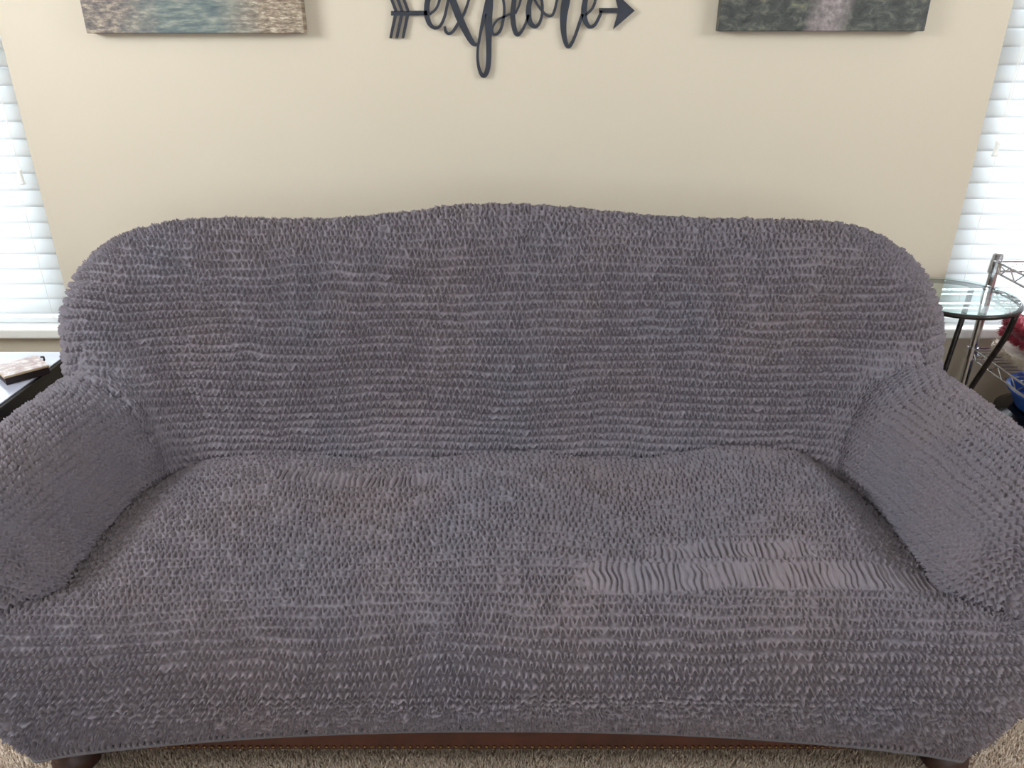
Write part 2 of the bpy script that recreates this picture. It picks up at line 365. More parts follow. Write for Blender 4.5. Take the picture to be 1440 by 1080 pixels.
# -- backrest: a rounded camel-backed plate, cloth wrapped around its rolled edge
BR = 0.10; BK = 0.34; BZ0 = 0.45; BY0 = 1.625
out_pts = [(-1.128, 0.40), (-1.13, 0.70), (-1.112, 0.785), (-1.075, 0.848), (-1.01, 0.90), (-0.93, 0.930), (-0.83, 0.947), (-0.70, 0.953), (-0.54, 0.951),
    (-0.40, 0.954), (-0.25, 0.966), (-0.14, 0.979), (0.0, 0.985), (0.16, 0.978), (0.26, 0.968), (0.40, 0.957), (0.54, 0.951), (0.70, 0.949),
    (0.82, 0.945), (0.93, 0.929), (1.01, 0.895), (1.075, 0.842), (1.112, 0.78), (1.133, 0.70), (1.130, 0.40)]
out_pts = [(x * 0.963, z) for x, z in out_pts]
OUT = spline(out_pts, 260)
tg = np.gradient(OUT, axis=0); tg /= np.linalg.norm(tg, axis=1, keepdims=True)
nrm = np.stack([-tg[:, 1], tg[:, 0]], 1)
INS = OUT - nrm * BR
INS = INS[[np.min(np.hypot(*(OUT - p).T)) > BR * 0.985 for p in INS]]                                    # where the roll begins
def seg_dist(px, pz, L):
    """unsigned distance, side and nearest point/normal of a polyline (left side is outside)"""
    best = np.full(px.shape, 1e9); bx = np.zeros_like(px); bz = np.zeros_like(px); nx = np.zeros_like(px); nz = np.zeros_like(px)
    for (ax, az), (cx, cz) in zip(L[:-1], L[1:]):
        ex, ez = cx - ax, cz - az; ll = ex * ex + ez * ez + 1e-15
        t = np.clip(((px - ax) * ex + (pz - az) * ez) / ll, 0, 1)
        qx = ax + t * ex; qz = az + t * ez; d = (px - qx) ** 2 + (pz - qz) ** 2
        m = d < best; best = np.where(m, d, best); bx = np.where(m, qx, bx); bz = np.where(m, qz, bz)
        l = math.sqrt(ll); nx = np.where(m, -ez / l, nx); nz = np.where(m, ex / l, nz)
    d = np.sqrt(best); sg = np.sign((px - bx) * nx + (pz - bz) * nz)
    return d * sg, bx, bz, nx, nz
def back_bulge(x, z):
    f = np.clip((z - 0.45) / 0.45, 0, 1)
    b = 0.012 * np.cos(2 * math.pi * (x - 0.02) / 0.62) * np.sin(math.pi * f) * smooth(0.95, 0.7, np.abs(x))
    return -b - 0.018 * np.sin(math.pi * f) * smooth(1.05, 0.5, np.abs(x))
def back_surface(X, Z):
    a, bx, bz, nx, nz = seg_dist(X, Z, INS[::2])
    # smooth outward normals around the rounded corners
    top = np.interp(X, INS[:, 0], INS[:, 1], left=-1, right=-1)
    a = np.abs(a) * np.where(Z < top, -1, 1); out = a > 0
    dx = np.where(out, X - bx, 0); dz = np.where(out, Z - bz, 0); l = np.sqrt(dx * dx + dz * dz) + 1e-9
    dx = dx / l; dz = dz / l
    ang = np.clip(a, 0, math.pi * BR) / BR
    px = np.where(out, bx + dx * BR * np.sin(ang), X); pz = np.where(out, bz + dz * BR * np.sin(ang), Z)
    py = np.where(out, BR * (1 - np.cos(ang)), 0.0) + BY0 + BK * (pz - BZ0) + back_bulge(px, pz)
    return np.stack([px, py, pz], -1), a
# -- arm profile (right arm, x z), from the seat up over the roll and down the outside
arm_prof = spline([(0.845, 0.30), (0.848, 0.42), (0.862, 0.50), (0.90, 0.575), (0.965, 0.618), (1.045, 0.625), (1.115, 0.592), (1.148, 0.53), (1.135, 0.46),
    (1.085, 0.40), (1.05, 0.30), (1.04, 0.18), (1.035, 0.07)], 140)
AYF, AYB = 1.10, 1.84
def arm_drop(y): return 0.03 * smooth(1.75, 1.95, y)      # arm climbs slightly into the back
def arm_dist(x, z):
    return seg_dist(np.abs(x), z, arm_prof[::3])[0]
def back_dist(x, y, z):
    # signed distance to the front face of the backrest, positive in front of it
    return (BY0 + BK * (z - BZ0) + back_bulge(x, z) - y) / math.sqrt(1 + BK * BK)
KB = 0.15
def fillet(P, allow):
    """ease the cloth over the inner corner between arm and backrest"""
    x, y, z = P[..., 0], P[..., 1], P[..., 2]
    zone = (np.abs(x) > 0.55) & (np.abs(x) < 1.08) & (y > 1.3) & (z > 0.3) & allow
    xs, ys, zs = x[zone], y[zone], z[zone]
    top = smooth(1.06, 0.94, np.abs(xs)) * smooth(0.74, 0.62, zs)
    for it in range(3):
        def fn(a, b, c):
            d1 = arm_dist(a, c); d2 = back_dist(a, b, c)
            h = np.maximum(KB - np.abs(d1 - d2), 0) / KB
            return np.minimum(d1, d2), h * h * KB / 4
        e = 1e-3
        m0, s0 = fn(xs, ys, zs); f0 = m0 - s0
        def F(a, b, c): m, s = fn(a, b, c); return m - s
        g = np.stack([(F(xs + e, ys, zs) - f0) / e, (F(xs, ys + e, zs) - f0) / e, (F(xs, ys, zs + e) - f0) / e], -1)
        gl = np.maximum((g ** 2).sum(-1), 0.5)
        step = np.clip(-f0, 0, 0.05) * (m0 > -0.035)
        step = step * top
        xs = xs + g[:, 0] / gl * step; ys = ys + g[:, 1] / gl * step; zs = zs + g[:, 2] / gl * step
    Q = P.copy(); Q[..., 0][zone] = xs; Q[..., 1][zone] = ys; Q[..., 2][zone] = zs
    return Q
AMP = 0.0165
def make_back():
    u = np.arange(-1.27, 1.27, 0.0019); v = np.arange(0.40, 1.09, 0.0020)
    U, V = np.meshgrid(u, v, indexing='ij')
    P, a = back_surface(U, V)
    P = fillet(P, a < 0.01); N = -normals(P)
    if N[len(u) // 2, 60, 1] > 0: N = -N
    ax = np.abs(U)
    # taut, slanting pleats where the cloth is pulled into the arm corners
    taut = smooth(0.78, 0.95, ax) * smooth(0.76, 0.62, V) * 0.4
    low = smooth(0.60, 0.48, V)
    slant = (U * np.sign(U) - 0.7) * smooth(0.6, 1.0, ax) * 0.35
    Vv = V + slant * smooth(0.80, 0.5, V) * 0.6
    h = ruche(U + 0.25 * (V - 0.7) * np.sign(U) * taut, 2.0 - Vv, 0.0192, 0.0138, jumble=0.35 * smooth(0.86, 0.95, V) + 0.1, fold=taut, seed=1)
    amp = AMP * (1 - 0.35 * low) * (1 - 0.25 * taut)
    P = P + N * (h * amp)[..., None]
    grid_mesh('backrest', to_sofa(P), 'fabric', sofa, keep=a < 0.20)
make_back()
def make_back_panel():
    bm = bmesh.new(); L = [(x * 0.985, z - 0.012) for x, z in OUT[::6]]; L = [(L[0][0], 0.06)] + L + [(L[-1][0], 0.06)]
    def yy(z, o): return BY0 + BK * (max(z, 0.30) - BZ0) + o - 1.5
    A = [bm.verts.new((x, yy(z, 0.085), z)) for x, z in L]; B = [bm.verts.new((x, yy(z, 0.185), z)) for x, z in L]
    bm.faces.new(A); bm.faces.new(B[::-1])
    for i in range(len(L)):
        j = (i + 1) % len(L); bm.faces.new((A[i], A[j], B[j], B[i]))
    from_bm('back_panel', bm, 'fabric', sofa)
make_back_panel()
def make_arm(sgn):
    seg = np.linalg.norm(np.diff(arm_prof, axis=0), axis=1); s = np.concatenate([[0], np.cumsum(seg)])
    fine = np.arange(0, 0.60, 0.0021); coarse = np.arange(0.60, s[-1], 0.012); b = np.concatenate([fine, coarse])
    RC = 0.085
    a = np.arange(-RC * 1.4, AYB - AYF - RC, 0.0021)          # along the arm, negative = around the front end
    A, B = np.meshgrid(a, b, indexing='ij')
    px = np.interp(B, s, arm_prof[:, 0]); pz = np.interp(B, s, arm_prof[:, 1])
    t = np.gradient(arm_prof, axis=0); t /= np.linalg.norm(t, axis=1, keepdims=True)
    nx = np.interp(B, s, -t[:, 1]); nz = np.interp(B, s, t[:, 0])
    ang = np.clip(-A / RC, 0, math.pi / 2)
    ins = RC * (1 - np.cos(ang)) 
    Y = np.where(A >= 0, AYF + RC + A, AYF + RC - RC * np.sin(ang))
    X = px - nx * ins; Z = pz - nz * ins
    P = np.stack([X, Y, Z], -1)
    P[..., 2] += 0.012 * np.sin((Y - AYF) * 5.0) * smooth(0.25, 0.4, B)
    P[..., 0] *= sgn
    P = fillet(P, back_dist(P[..., 0], P[..., 1], P[..., 2]) > -0.02)
    if sgn < 0:                                             # this arm is flattened a little by use
        P[..., 2] -= 0.016 * smooth(0.36, 0.66, P[..., 2]); P[..., 0] += 0.012 * smooth(0.85, 1.17, -P[..., 0])
    N = normals(P)
    ref = np.stack([nx * sgn, 0 * nx, nz], -1); N = N * np.sign((N * ref).sum(-1, keepdims=True).mean())
    taut = smooth(1.52, 1.70, Y) * smooth(0.36, 0.1, B) * 0.4
    h = ruche(A, B + 0.12 * (Y - 1.5) * smooth(0.5, 0.2, B), 0.0185, 0.0128, jumble=0.12, fold=taut, seed=3 + sgn)
    P0 = P.copy(); P = P + N * (h * AMP * (1 - 0.3 * taut))[..., None]
    grid_mesh('arm', to_sofa(P), 'fabric', sofa)
    # closed front end of the arm
    ring = P0[0]; im = ring[:, 2].argmax(); t = np.linspace(0, 1, 110); w = np.linspace(-0.04, 1.04, 84)[None, :, None]
    ia = np.stack([np.interp(t * b[im], b, ring[:, k]) for k in range(3)], -1)
    ic = np.stack([np.interp(b[-1] - t * (b[-1] - b[im]), b, ring[:, k]) for k in range(3)], -1)
    cap = ia[:, None] + (ic - ia)[:, None] * w
    bulge = np.clip(np.sin(math.pi * np.clip(w[..., 0], 0, 1)), 0, 1) ** 0.5 * np.clip((1 - t[:, None]) * 6, 0, 1)
    cap[..., 1] = ring[:, 1].min() + 0.004 - 0.014 * bulge
    cap[..., 1] -= 0.012 * ruche(cap[..., 0], 1.0 - cap[..., 2], 0.0185, 0.0128, jumble=0.5, seed=6) * np.clip(bulge * 1.4, 0, 1)
    grid_mesh('arm_front', to_sofa(cap), 'fabric', sofa)
for sgn in (-1, 1): make_arm(sgn)
# -- seat and front apron: one sheet running from the back crease over the front edge to the hem
YF = 1.022; RCN = 0.15; XC = 0.90
def hem_z(x): return 0.100 + 0.098 * np.clip(1 - (np.abs(x) / 0.98) ** 2.2, 0, 1)
seat_prof = spline([(1.74, 0.33), (1.69, 0.395), (1.635, 0.437), (1.55, 0.452), (1.42, 0.458), (1.28, 0.455), (1.17, 0.443), (1.09, 0.415), (1.045, 0.37), (1.025, 0.30), (1.024, 0.20), (1.045, 0.10)], 160)
def make_seat():
    seg = np.linalg.norm(np.diff(seat_prof, axis=0), axis=1); s = np.concatenate([[0], np.cumsum(seg)])
    u = np.arange(-1.20, 1.20, 0.0017); v = np.arange(0, s[-1], 0.0020)
    U, V = np.meshgrid(u, v, indexing='ij')
    Y = np.interp(V, s, seat_prof[:, 0]); Z = np.interp(V, s, seat_prof[:, 1])
    ax = np.abs(U); th = np.clip((ax - XC) / RCN, 0, math.pi / 2); ex = np.clip(ax - XC - RCN * math.pi / 2, 0, None)
    d = Y - YF; dc = np.where(th > 0, np.clip(d, None, RCN * 0.98), d)
    X = np.where(th > 0, XC + (RCN - dc) * np.sin(th), ax)
    Yn = np.where(th > 0, YF + RCN - (RCN - dc) * np.cos(th) + ex, Y)
    X = X * np.sign(U)
    topw = smooth(0.36, 0.44, Z)
    Zb = Z.copy()
    Zb += topw * 0.011 * np.cos(2 * math.pi * (U - 0.03) / 0.56) * smooth(1.1, 1.45, Y)
    Zb += topw * 0.008 * vnoise(U / 0.3 + 4, V / 0.25)
    Zb += 0.014 * topw * smooth(0.25, 0.5, U) * smooth(0.85, 0.7, ax) * smooth(1.2, 1.5, Y)
    Zb -= 0.045 * topw * smooth(0.70, 0.87, ax) * smooth(1.08, 1.2, Y)
    zh = hem_z(U); lo = Z < 0.30
    Zb = np.where(lo, zh + (Z - 0.10) * (0.30 - zh) / 0.20, Zb)
    # the apron sags inwards a little towards the hem corners
    P = np.stack([X, Yn, Zb], -1)
    side = smooth(0.30, 0.08, Z) * smooth(0.80, 1.05, ax)
    P[..., 0] *= 1 - 0.075 * side
    N = normals(P)
    if N[len(u) // 2, len(v) // 3, 2] < 0: N = -N
    # snagged places where the gathers have come undone
    xw, yw = U, Y
    wob = 0.006 * vnoise(U / 0.06, V / 0.5)
    def patch(x0, x1, y0, y1, tilt=0.0, e=0.010):
        yy = yw + wob - tilt * (xw - x0)
        return smooth(x0 - 0.02, x0 + 0.03, xw) * smooth(x1 + 0.02, x1 - 0.03, xw) * smooth(y0 - e, y0 + e * .4, yy) * smooth(y1 + e, y1 - e * .4, yy)
    fold = np.maximum.reduce([patch(0.29, 0.62, 1.222, 1.258), patch(0.16, 0.42, 1.142, 1.204), patch(0.40, 0.97, 1.152, 1.204),
                              patch(-0.52, -0.13, 1.475, 1.515, 0.0)])
    jum = 0.12 + 0.8 * smooth(0.30, 0.22, Z) + 0.5 * smooth(0.85, 1.05, ax) * smooth(0.43, 0.38, Z)
    h = ruche(U, V + 0.012 * np.cos(U * 2.2), 0.0190, 0.0135, jumble=jum, fold=fold, seed=9)
    # little open stitches along the hem
    edge = smooth(s[-1] - 0.026, s[-1] - 0.019, V)
    st = 0.5 + 0.5 * np.sin(2 * math.pi * U / 0.0125 + 1.5 * vnoise(U / 0.03, V * 0))
    h = h * (1 - edge) + edge * (0.62 - 1.0 * smooth(0.35, 0.75, st))
    amp = 0.0135 * (1 + 0.42 * smooth(0.44, 0.34, Z)) * (1 - 0.35 * smooth(1.45, 1.62, Y))
    E0 = (P + N * 0.008)[::5, -1].copy()
    P = P + N * (h * amp)[..., None]
    grid_mesh('seat', to_sofa(P), 'fabric', sofa, keep=(ax < 0.93) | (Y < 1.15))
    # elastic hem band along the lower edge
    bm = bmesh.new(); E = E0
    tube(bm, [tuple(p - np.array([0, 1.5, 0])) for p in E], 0.0058, 6)
    from_bm('hem_band', bm, 'hem', sofa, smooth=True)
make_seat()
# -- leather base rail with nail heads, bun feet
bm = bmesh.new(); box(bm, -0.93, 0.93, 1.075 - 1.5, 1.115 - 1.5, 0.092, 0.27, 0.008); rail = from_bm('base_rail', bm, 'leather', sofa)
for sx in (-1, 1):
    bm = bmesh.new(); box(bm, min(sx * .93, sx * .97), max(sx * .93, sx * .97), 1.14 - 1.5, 1.92 - 1.5, 0.092, 0.27, 0.008); from_bm('base_rail', bm, 'leather', sofa)
bm = bmesh.new()
for k in range(122):
    x = -0.915 + k * 0.0151
    r = bmesh.ops.create_icosphere(bm, subdivisions=1, radius=0.0048)
    bmesh.ops.scale(bm, vec=(1, 0.6, 1), verts=r['verts']); bmesh.ops.translate(bm, vec=(x, 1.074 - 1.5, 0.103), verts=r['verts'])
nh = from_bm('nail_heads', bm, 'brass', rail, smooth=True); nh['kind'] = 'stuff'
bm = bmesh.new(); lathe(bm, [(0, 0), (0.03, 0), (0.042, 0.012), (0.048, 0.03), (0.042, 0.05), (0.03, 0.06), (0.034, 0.1), (0, 0.1)], 24)
foot_me = bpy.data.meshes.new('foot'); bmesh.ops.recalc_face_normals(bm, faces=bm.faces); bm.to_mesh(foot_me); bm.free()
for x, y in ((-0.875, 1.12), (0.92, 1.12), (-0.9, 1.86), (0.9, 1.86)):
    link('foot', foot_me, 'wood', sofa, (x, y - 1.5, 0), True)

# ---------------------------------------------------------------- window blinds
def blind(sgn, pitch, z_ref, tassel_z, label):
    b = thing('window_blind', (sgn * (WX0 + WX1) / 2, W + 0.045, SZ), label, 'blind')
    hw = (WX1 - WX0) / 2 - 0.006; y0 = 0.0
    # one slat: gently curved, nearly closed
    bm = bmesh.new(); ww = 0.052; tilt = R(66); K = 6; th = 0.0024
    rows = []
    for i in range(K + 1):
        s = (i / K - 0.5) * ww; c = 0.0035 * (1 - (2 * i / K - 1) ** 2)
        yy = s * math.cos(tilt) - c * math.sin(tilt); zz = s * math.sin(tilt) + c * math.cos(tilt)
        ny, nz = -math.sin(tilt) * th, math.cos(tilt) * th
        rows.append([bm.verts.new((x, yy + o * ny, zz + o * nz)) for x in (-hw, hw) for o in (0, 1)])
    for A, B in zip(rows, rows[1:]):
        bm.faces.new((A[0], A[2], B[2], B[0])); bm.faces.new((A[1], B[1], B[3], A[3]))
        bm.faces.new((A[0], B[0], B[1], A[1])); bm.faces.new((A[2], A[3], B[3], B[2]))
    bm.faces.new((rows[0][0], rows[0][1], rows[0][3], rows[0][2])); bm.faces.new((rows[-1][0], rows[-1][2], rows[-1][3], rows[-1][1]))
    bmesh.ops.recalc_face_normals(bm, faces=bm.faces)
    me = bpy.data.meshes.new('slat'); bm.to_mesh(me); bm.free()
    me.polygons.foreach_set('use_smooth', np.ones(len(me.polygons), dtype=bool))
    z = z_ref
    while z - pitch > SZ + 0.045: z -= pitch
    zlow = z
    while z < TZ - 0.07:
        link('slat', me, 'blind', b, (0, y0, z - SZ)); z += pitch
    bm = bmesh.new(); box(bm, -hw, hw, -0.026, 0.026, 0.004, 0.022, 0.004); from_bm('bottom_rail', bm, 'blind', b)
    bm = bmesh.new(); box(bm, -hw, hw, -0.03, 0.03, TZ - SZ - 0.055, TZ - SZ - 0.002, 0.003); from_bm('head_rail', bm, 'trim', b)
    for fx in (-0.86 * hw, 0.0, 0.86 * hw):
        for oy in (-0.0265, 0.0265):
            bm = bmesh.new(); tube(bm, [(fx, oy, 0.01), (fx, oy, TZ - SZ - 0.05)], 0.0011, 5); from_bm('ladder_cord', bm, 'trim', b)
    tx = -sgn * (hw - (0.045 if sgn < 0 else 0.055))
    for o in (-0.004, 0.004):
        bm = bmesh.new(); tube(bm, [(tx, -0.034, tassel_z - SZ + 0.02), (tx + o * 2, -0.034, TZ - SZ - 0.05)], 0.001, 5); from_bm('pull_cord', bm, 'trim', b)
    bm = bmesh.new(); lathe(bm, [(0, 0.022), (0.006, 0.022), (0.007, 0.016), (0.0055, 0.008), (0.0075, -0.018), (0.009, -0.022), (0, -0.022)], 14)
    from_bm('tassel', bm, 'trim', b, (tx, -0.038, tassel_z - SZ), True)
blind(-1, 0.0497, 0.565, 0.985, 'white slatted blind in the window beside the black-edged end table')
blind(1, 0.0475, 0.699, 1.067, 'white slatted blind in the window behind the chrome wire rack')

# ---------------------------------------------------------------- things on the wall
def canvas_print(x0, x1, z0, h, matname, label):
    t = thing('canvas_print', ((x0 + x1) / 2, W, z0), label, 'picture'); w = (x1 - x0) / 2
    bm = bmesh.new(); box(bm, -w, w, -0.036, -0.001, 0, h, 0.003); from_bm('stretched_canvas', bm, matname, t)
    bm = bmesh.new(); box(bm, -w + .0015, w - .0015, -0.0375, -0.0355, 0.0015, h - .0015); from_bm('printed_face', bm, matname, t)
canvas_print(-1.133, -0.539, 1.376, 0.42, 'lake', 'unframed canvas print of rippled water along a stony shore')
canvas_print(0.588, 1.149, 1.381, 0.42, 'forest', 'unframed canvas print of a pale footpath through dark undergrowth')
# cut-out word sign: strokes drawn in a flat plane, x right and y down, then cut with real thickness
def sign():
    s = thing('word_sign', (0.0, W, 1.26), 'dark navy cut-out script sign reading explore with an arrow through it', 'wall sign')
    def tr(c): return (0.026 + (540 + c[0] / 4 - 720) * (0.001950 + 0.0000008 * c[1] / 4), 1.4577 - 1.26 - 0.00180 * c[1] / 4 + 0.002)
    def stroke(name, pts, wd, parent=s, n=44, z=0.0):
        P = spline(pts, n) if len(pts) > 2 else np.array([np.array(pts[0]) * (1 - t) + np.array(pts[1]) * t for t in np.linspace(0, 1, 4)], float)
        wv = np.interp(np.linspace(0, 1, len(P)), np.linspace(0, 1, len(wd)), wd)
        T = np.gradient(P, axis=0); T /= np.linalg.norm(T, axis=1, keepdims=True); Nn = np.stack([-T[:, 1], T[:, 0]], 1)
        L = P + Nn * wv[:, None] / 2; Rr = P - Nn * wv[:, None] / 2
        bm = bmesh.new(); rows = []
        for a, b in zip(L, Rr):
            (ax, az), (bx, bz) = tr(a), tr(b)
            rows.append([bm.verts.new((ax, -0.010 - z, az)), bm.verts.new((bx, -0.010 - z, bz)), bm.verts.new((bx, -0.004, bz)), bm.verts.new((ax, -0.004, az))])
        for A, B in zip(rows, rows[1:]):
            for k in range(4): bm.faces.new((A[k], A[(k + 1) % 4], B[(k + 1) % 4], B[k]))
        bm.faces.new(rows[0]); bm.faces.new(rows[-1][::-1])
        return bm
    def part(name, strokes):
        bm = bmesh.new()
        for i, (pts, wd) in enumerate(strokes):
            b2 = stroke(name, pts, wd, z=0.0002 * i); me = bpy.data.meshes.new('t'); b2.to_mesh(me); b2.free(); bm.from_mesh(me); bpy.data.meshes.remove(me)
        return from_bm(name, bm, 'navy', s)
    part('arrow_shaft', [([(48, 76), (250, 74)], [25, 25])])
    for k in range(3):
        o = 34 * k
        part('feather', [([(40 + o - 8, -46), (76 + o, 68)], [15, 15]), ([(72 + o, 84), (46 + o, 214)], [16, 14])])
    part('letter_e', [([(262, 82), (300, 48), (320, -10), (318, -62), (296, -82), (270, -50), (250, 10), (246, 80), (262, 134), (292, 157), (322, 144), (346, 92), (362, 20), (376, -30)], [14, 14, 16, 20, 28, 30, 26, 18, 16, 15, 14])])
    part('letter_x', [([(360, -60), (392, 10), (424, 92), (462, 172), (494, 230), (514, 250), (534, 246)], [24, 38, 40, 36, 30, 22, 16]),
                      ([(346, 148), (352, 176), (370, 189), (394, 174), (424, 126), (452, 80), (474, 22), (496, -50)], [14, 16, 16, 17, 16, 15, 14])])
    part('letter_p', [([(534, 250), (544, 190), (556, 130), (572, 62), (586, -10), (600, -60)], [14, 15, 20, 26, 20, 16]),
                      ([(602, -60), (596, 20), (590, 110), (591, 210), (591, 330), (583, 398), (566, 430), (548, 416), (534, 370), (529, 310), (534, 246), (556, 140), (572, 80)], [26, 40, 40, 30, 28, 26, 22, 17, 15, 14, 14, 15]),
                      ([(600, 30), (622, -40), (648, -50), (668, -10), (677, 46), (672, 110), (656, 168), (632, 193), (612, 184), (613, 152), (640, 112), (684, 92), (724, 72)], [12, 14, 15, 15, 16, 17, 15, 13, 13, 13])])
    part('letter_l', [([(770, -70), (752, -90), (736, -40), (730, 20), (724, 84), (732, 156), (748, 194), (770, 180), (796, 132), (812, 84)], [16, 20, 26, 28, 28, 26, 18, 15, 14]),
                      ([(738, 80), (764, 20), (780, -60)], [12, 13, 14])])
    part('letter_o', [([(846, -40), (824, -6), (812, 56), (818, 120), (846, 150), (872, 130), (888, 74), (886, 10), (868, -36), (846, -40)], [20, 26, 32, 28, 18, 15, 15, 16, 18]),
                      ([(834, -30), (850, 10), (884, 60), (916, 88), (942, 88), (958, 56), (972, 0), (990, -40)], [13, 13, 14, 15, 15, 14, 13])])
    part('letter_r', [([(1034, -60), (1020, 10), (1006, 100), (1008, 190), (1024, 256), (1044, 256), (1072, 196), (1096, 126), (1112, 80)], [40, 46, 36, 26, 18, 17, 17, 17])])
    part('closing_letter_e', [([(1130, 86), (1168, 48), (1186, -6), (1182, -56), (1160, -66), (1136, -20), (1122, 40), (1122, 100), (1146, 148), (1176, 144), (1202, 102), (1218, 62)], [13, 14, 15, 18, 26, 32, 28, 18, 16, 16])])
    head = part('arrow_tip_shaft', [([(1204, 60), (1316, 60)], [26, 26])]); head.name = 'arrow_shaft'
    bm = bmesh.new(); tri = [tr(c) for c in ((1288, -42), (1402, 62), (1280, 166), (1312, 62))]
    A = [bm.verts.new((x, -0.0104, z)) for x, z in tri]; B = [bm.verts.new((x, -0.004, z)) for x, z in tri]
    bm.faces.new(A); bm.faces.new(B[::-1])
    for i in range(4): bm.faces.new((A[i], A[(i + 1) % 4], B[(i + 1) % 4], B[i]))
    from_bm('arrowhead', bm, 'navy', s)
    for c in ((150, 76), (592, 60), (1250, 60)):
        bm = bmesh.new(); x, z = tr(c); box(bm, x - .003, x + .003, -0.005, 0.0, z - .003, z + .003)
        from_bm('standoff', bm, 'navy', s)
sign()

# ---------------------------------------------------------------- end table with a small box
et = thing('end_table', (-1.50, 1.76, 0), 'black-edged end table with a window reflection coloured into its glossy top, beside the sofa arm', 'table')
bm = bmesh.new(); box(bm, -0.27, 0.27, -0.28, 0.28, 0.50, 0.546, 0.004); from_bm('table_frame', bm, 'tblack', et)
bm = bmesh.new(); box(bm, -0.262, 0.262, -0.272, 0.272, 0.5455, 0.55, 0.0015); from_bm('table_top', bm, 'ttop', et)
for sx in (-1, 1):
    for sy in (-1, 1):
        bm = bmesh.new(); box(bm, sx * .24 - .022, sx * .24 + .022, sy * .25 - .022, sy * .25 + .022, 0, 0.502, 0.003); from_bm('leg', bm, 'tblack', et)
bm = bmesh.new(); box(bm, -0.24, 0.24, -0.25, 0.25, 0.15, 0.17, 0.002); from_bm('lower_shelf', bm, 'tblack', et)
cb = thing('keepsake_box', (-1.282, 1.876, 0.55), 'small square box with pale pink patterned lid and dark sides', 'box', rz=R(46))
bm = bmesh.new(); box(bm, -0.052, 0.052, -0.048, 0.048, 0.0, 0.02, 0.001); from_bm('box_body', bm, 'dark', cb)
bm = bmesh.new(); box(bm, -0.054, 0.054, -0.050, 0.050, 0.0195, 0.0245, 0.001); from_bm('lid_board', bm, 'board', cb)
bm = bmesh.new(); box(bm, -0.053, 0.053, -0.049, 0.049, 0.0243, 0.0255, 0.0004); from_bm('lid_print', bm, 'card', cb)
bm = bmesh.new(); tube(bm, [(0.054, 0.02, 0.012), (0.062, 0.022, 0.016), (0.064, 0.03, 0.022), (0.058, 0.034, 0.022)], 0.0028, 6); from_bm('clasp', bm, 'dark', cb, smooth=True)

# ---------------------------------------------------------------- round glass side table
gt = thing('side_table', (1.302, 2.116, 0), 'round glass-topped side table with slim curved black iron legs', 'table')
bm = bmesh.new(); lathe(bm, [(0, 0.688), (0.163, 0.688), (0.166, 0.690), (0.166, 0.694), (0.163, 0.696), (0, 0.696)], 64); from_bm('glass_top', bm, 'tglass', gt)
bm = bmesh.new(); tube(bm, [(0.166 * math.cos(a), 0.166 * math.sin(a), 0.683) for a in np.linspace(0, 2 * math.pi, 64, endpoint=False)], 0.0072, 8, True); from_bm('rim_ring', bm, 'iron', gt, smooth=True)
for k in range(4):
    a = R(45 + 90 * k)
    pr = spline([(0.162, 0.68), (0.150, 0.60), (0.122, 0.50), (0.096, 0.40), (0.080, 0.29), (0.086, 0.18), (0.115, 0.08), (0.150, 0.007)], 26)
    bm = bmesh.new(); tube(bm, [(r * math.cos(a), r * math.sin(a), z) for r, z in pr], [0.0085 - 0.002 * i / 25 for i in range(26)], 8); from_bm('leg', bm, 'iron', gt, smooth=True)
bm = bmesh.new(); tube(bm, [(0.083 * math.cos(a), 0.083 * math.sin(a), 0.27) for a in np.linspace(0, 2 * math.pi, 40, endpoint=False)], 0.005, 8, True); from_bm('brace_ring', bm, 'iron', gt, smooth=True)

# ---------------------------------------------------------------- chrome wire rack
RX0, RX1, RY0, RY1 = 1.482, 2.05, 1.90, 2.25
rk = thing('wire_rack', (RX0, RY1, 0), 'chrome wire shelving rack standing in front of the window', 'shelf')
def L(x, y, z): return (x - RX0, y - RY1, z)
for x in (RX0, RX1):
    for y in (RY0, RY1):
        bm = bmesh.new(); lathe(bm, [(0, 0.0), (0.0125, 0.0), (0.0125, 0.755), (0.0145, 0.757), (0.0145, 0.775), (0.010, 0.779), (0, 0.779)], 14, L(x, y, 0)[:2])
        p = from_bm('post', bm, 'chrome', rk, smooth=False)
for sz in (0.105, 0.47, 0.752):
    bm = bmesh.new()
    for dz in (0.0, -0.03):
        for (a, b) in (((RX0, RY0), (RX1, RY0)), ((RX0, RY1), (RX1, RY1)), ((RX0, RY0), (RX0, RY1)), ((RX1, RY0), (RX1, RY1))):
            tube(bm, [L(*a, sz + dz), L(*b, sz + dz)], 0.0032, 6)
    for (a, b) in (((RX0, RY0), (RX1, RY0)), ((RX0, RY1), (RX1, RY1)), ((RX0, RY0), (RX0, RY1)), ((RX1, RY0), (RX1, RY1))):
        n = max(4, int(math.hypot(b[0] - a[0], b[1] - a[1]) / 0.035))
        tube(bm, [L(a[0] + (b[0] - a[0]) * i / n, a[1] + (b[1] - a[1]) * i / n, sz - (0.03 if i % 2 else 0.0)) for i in range(n + 1)], 0.0022, 5)
    for x in (RX0, RX1):
        for y in (RY0, RY1): lathe(bm, [(0.0126, sz - 0.034), (0.0175, sz - 0.034), (0.0165, sz + 0.005), (0.0126, sz + 0.005)], 14, L(x, y, 0)[:2])
    sh = from_bm('shelf', bm, 'chrome', rk, smooth=False)
    bm = bmesh.new(); tube(bm, [(0, 0, 0), (RX1 - RX0, 0, 0)], 0.0021, 5)
    bmesh.ops.recalc_face_normals(bm, faces=bm.faces); me = bpy.data.meshes.new('wire'); bm.to_mesh(me); bm.free()
    y = RY0 + 0.025
    while y < RY1 - 0.01:
        link('wire', me, 'chrome', sh, L(RX0, y, sz + 0.003)); y += 0.025
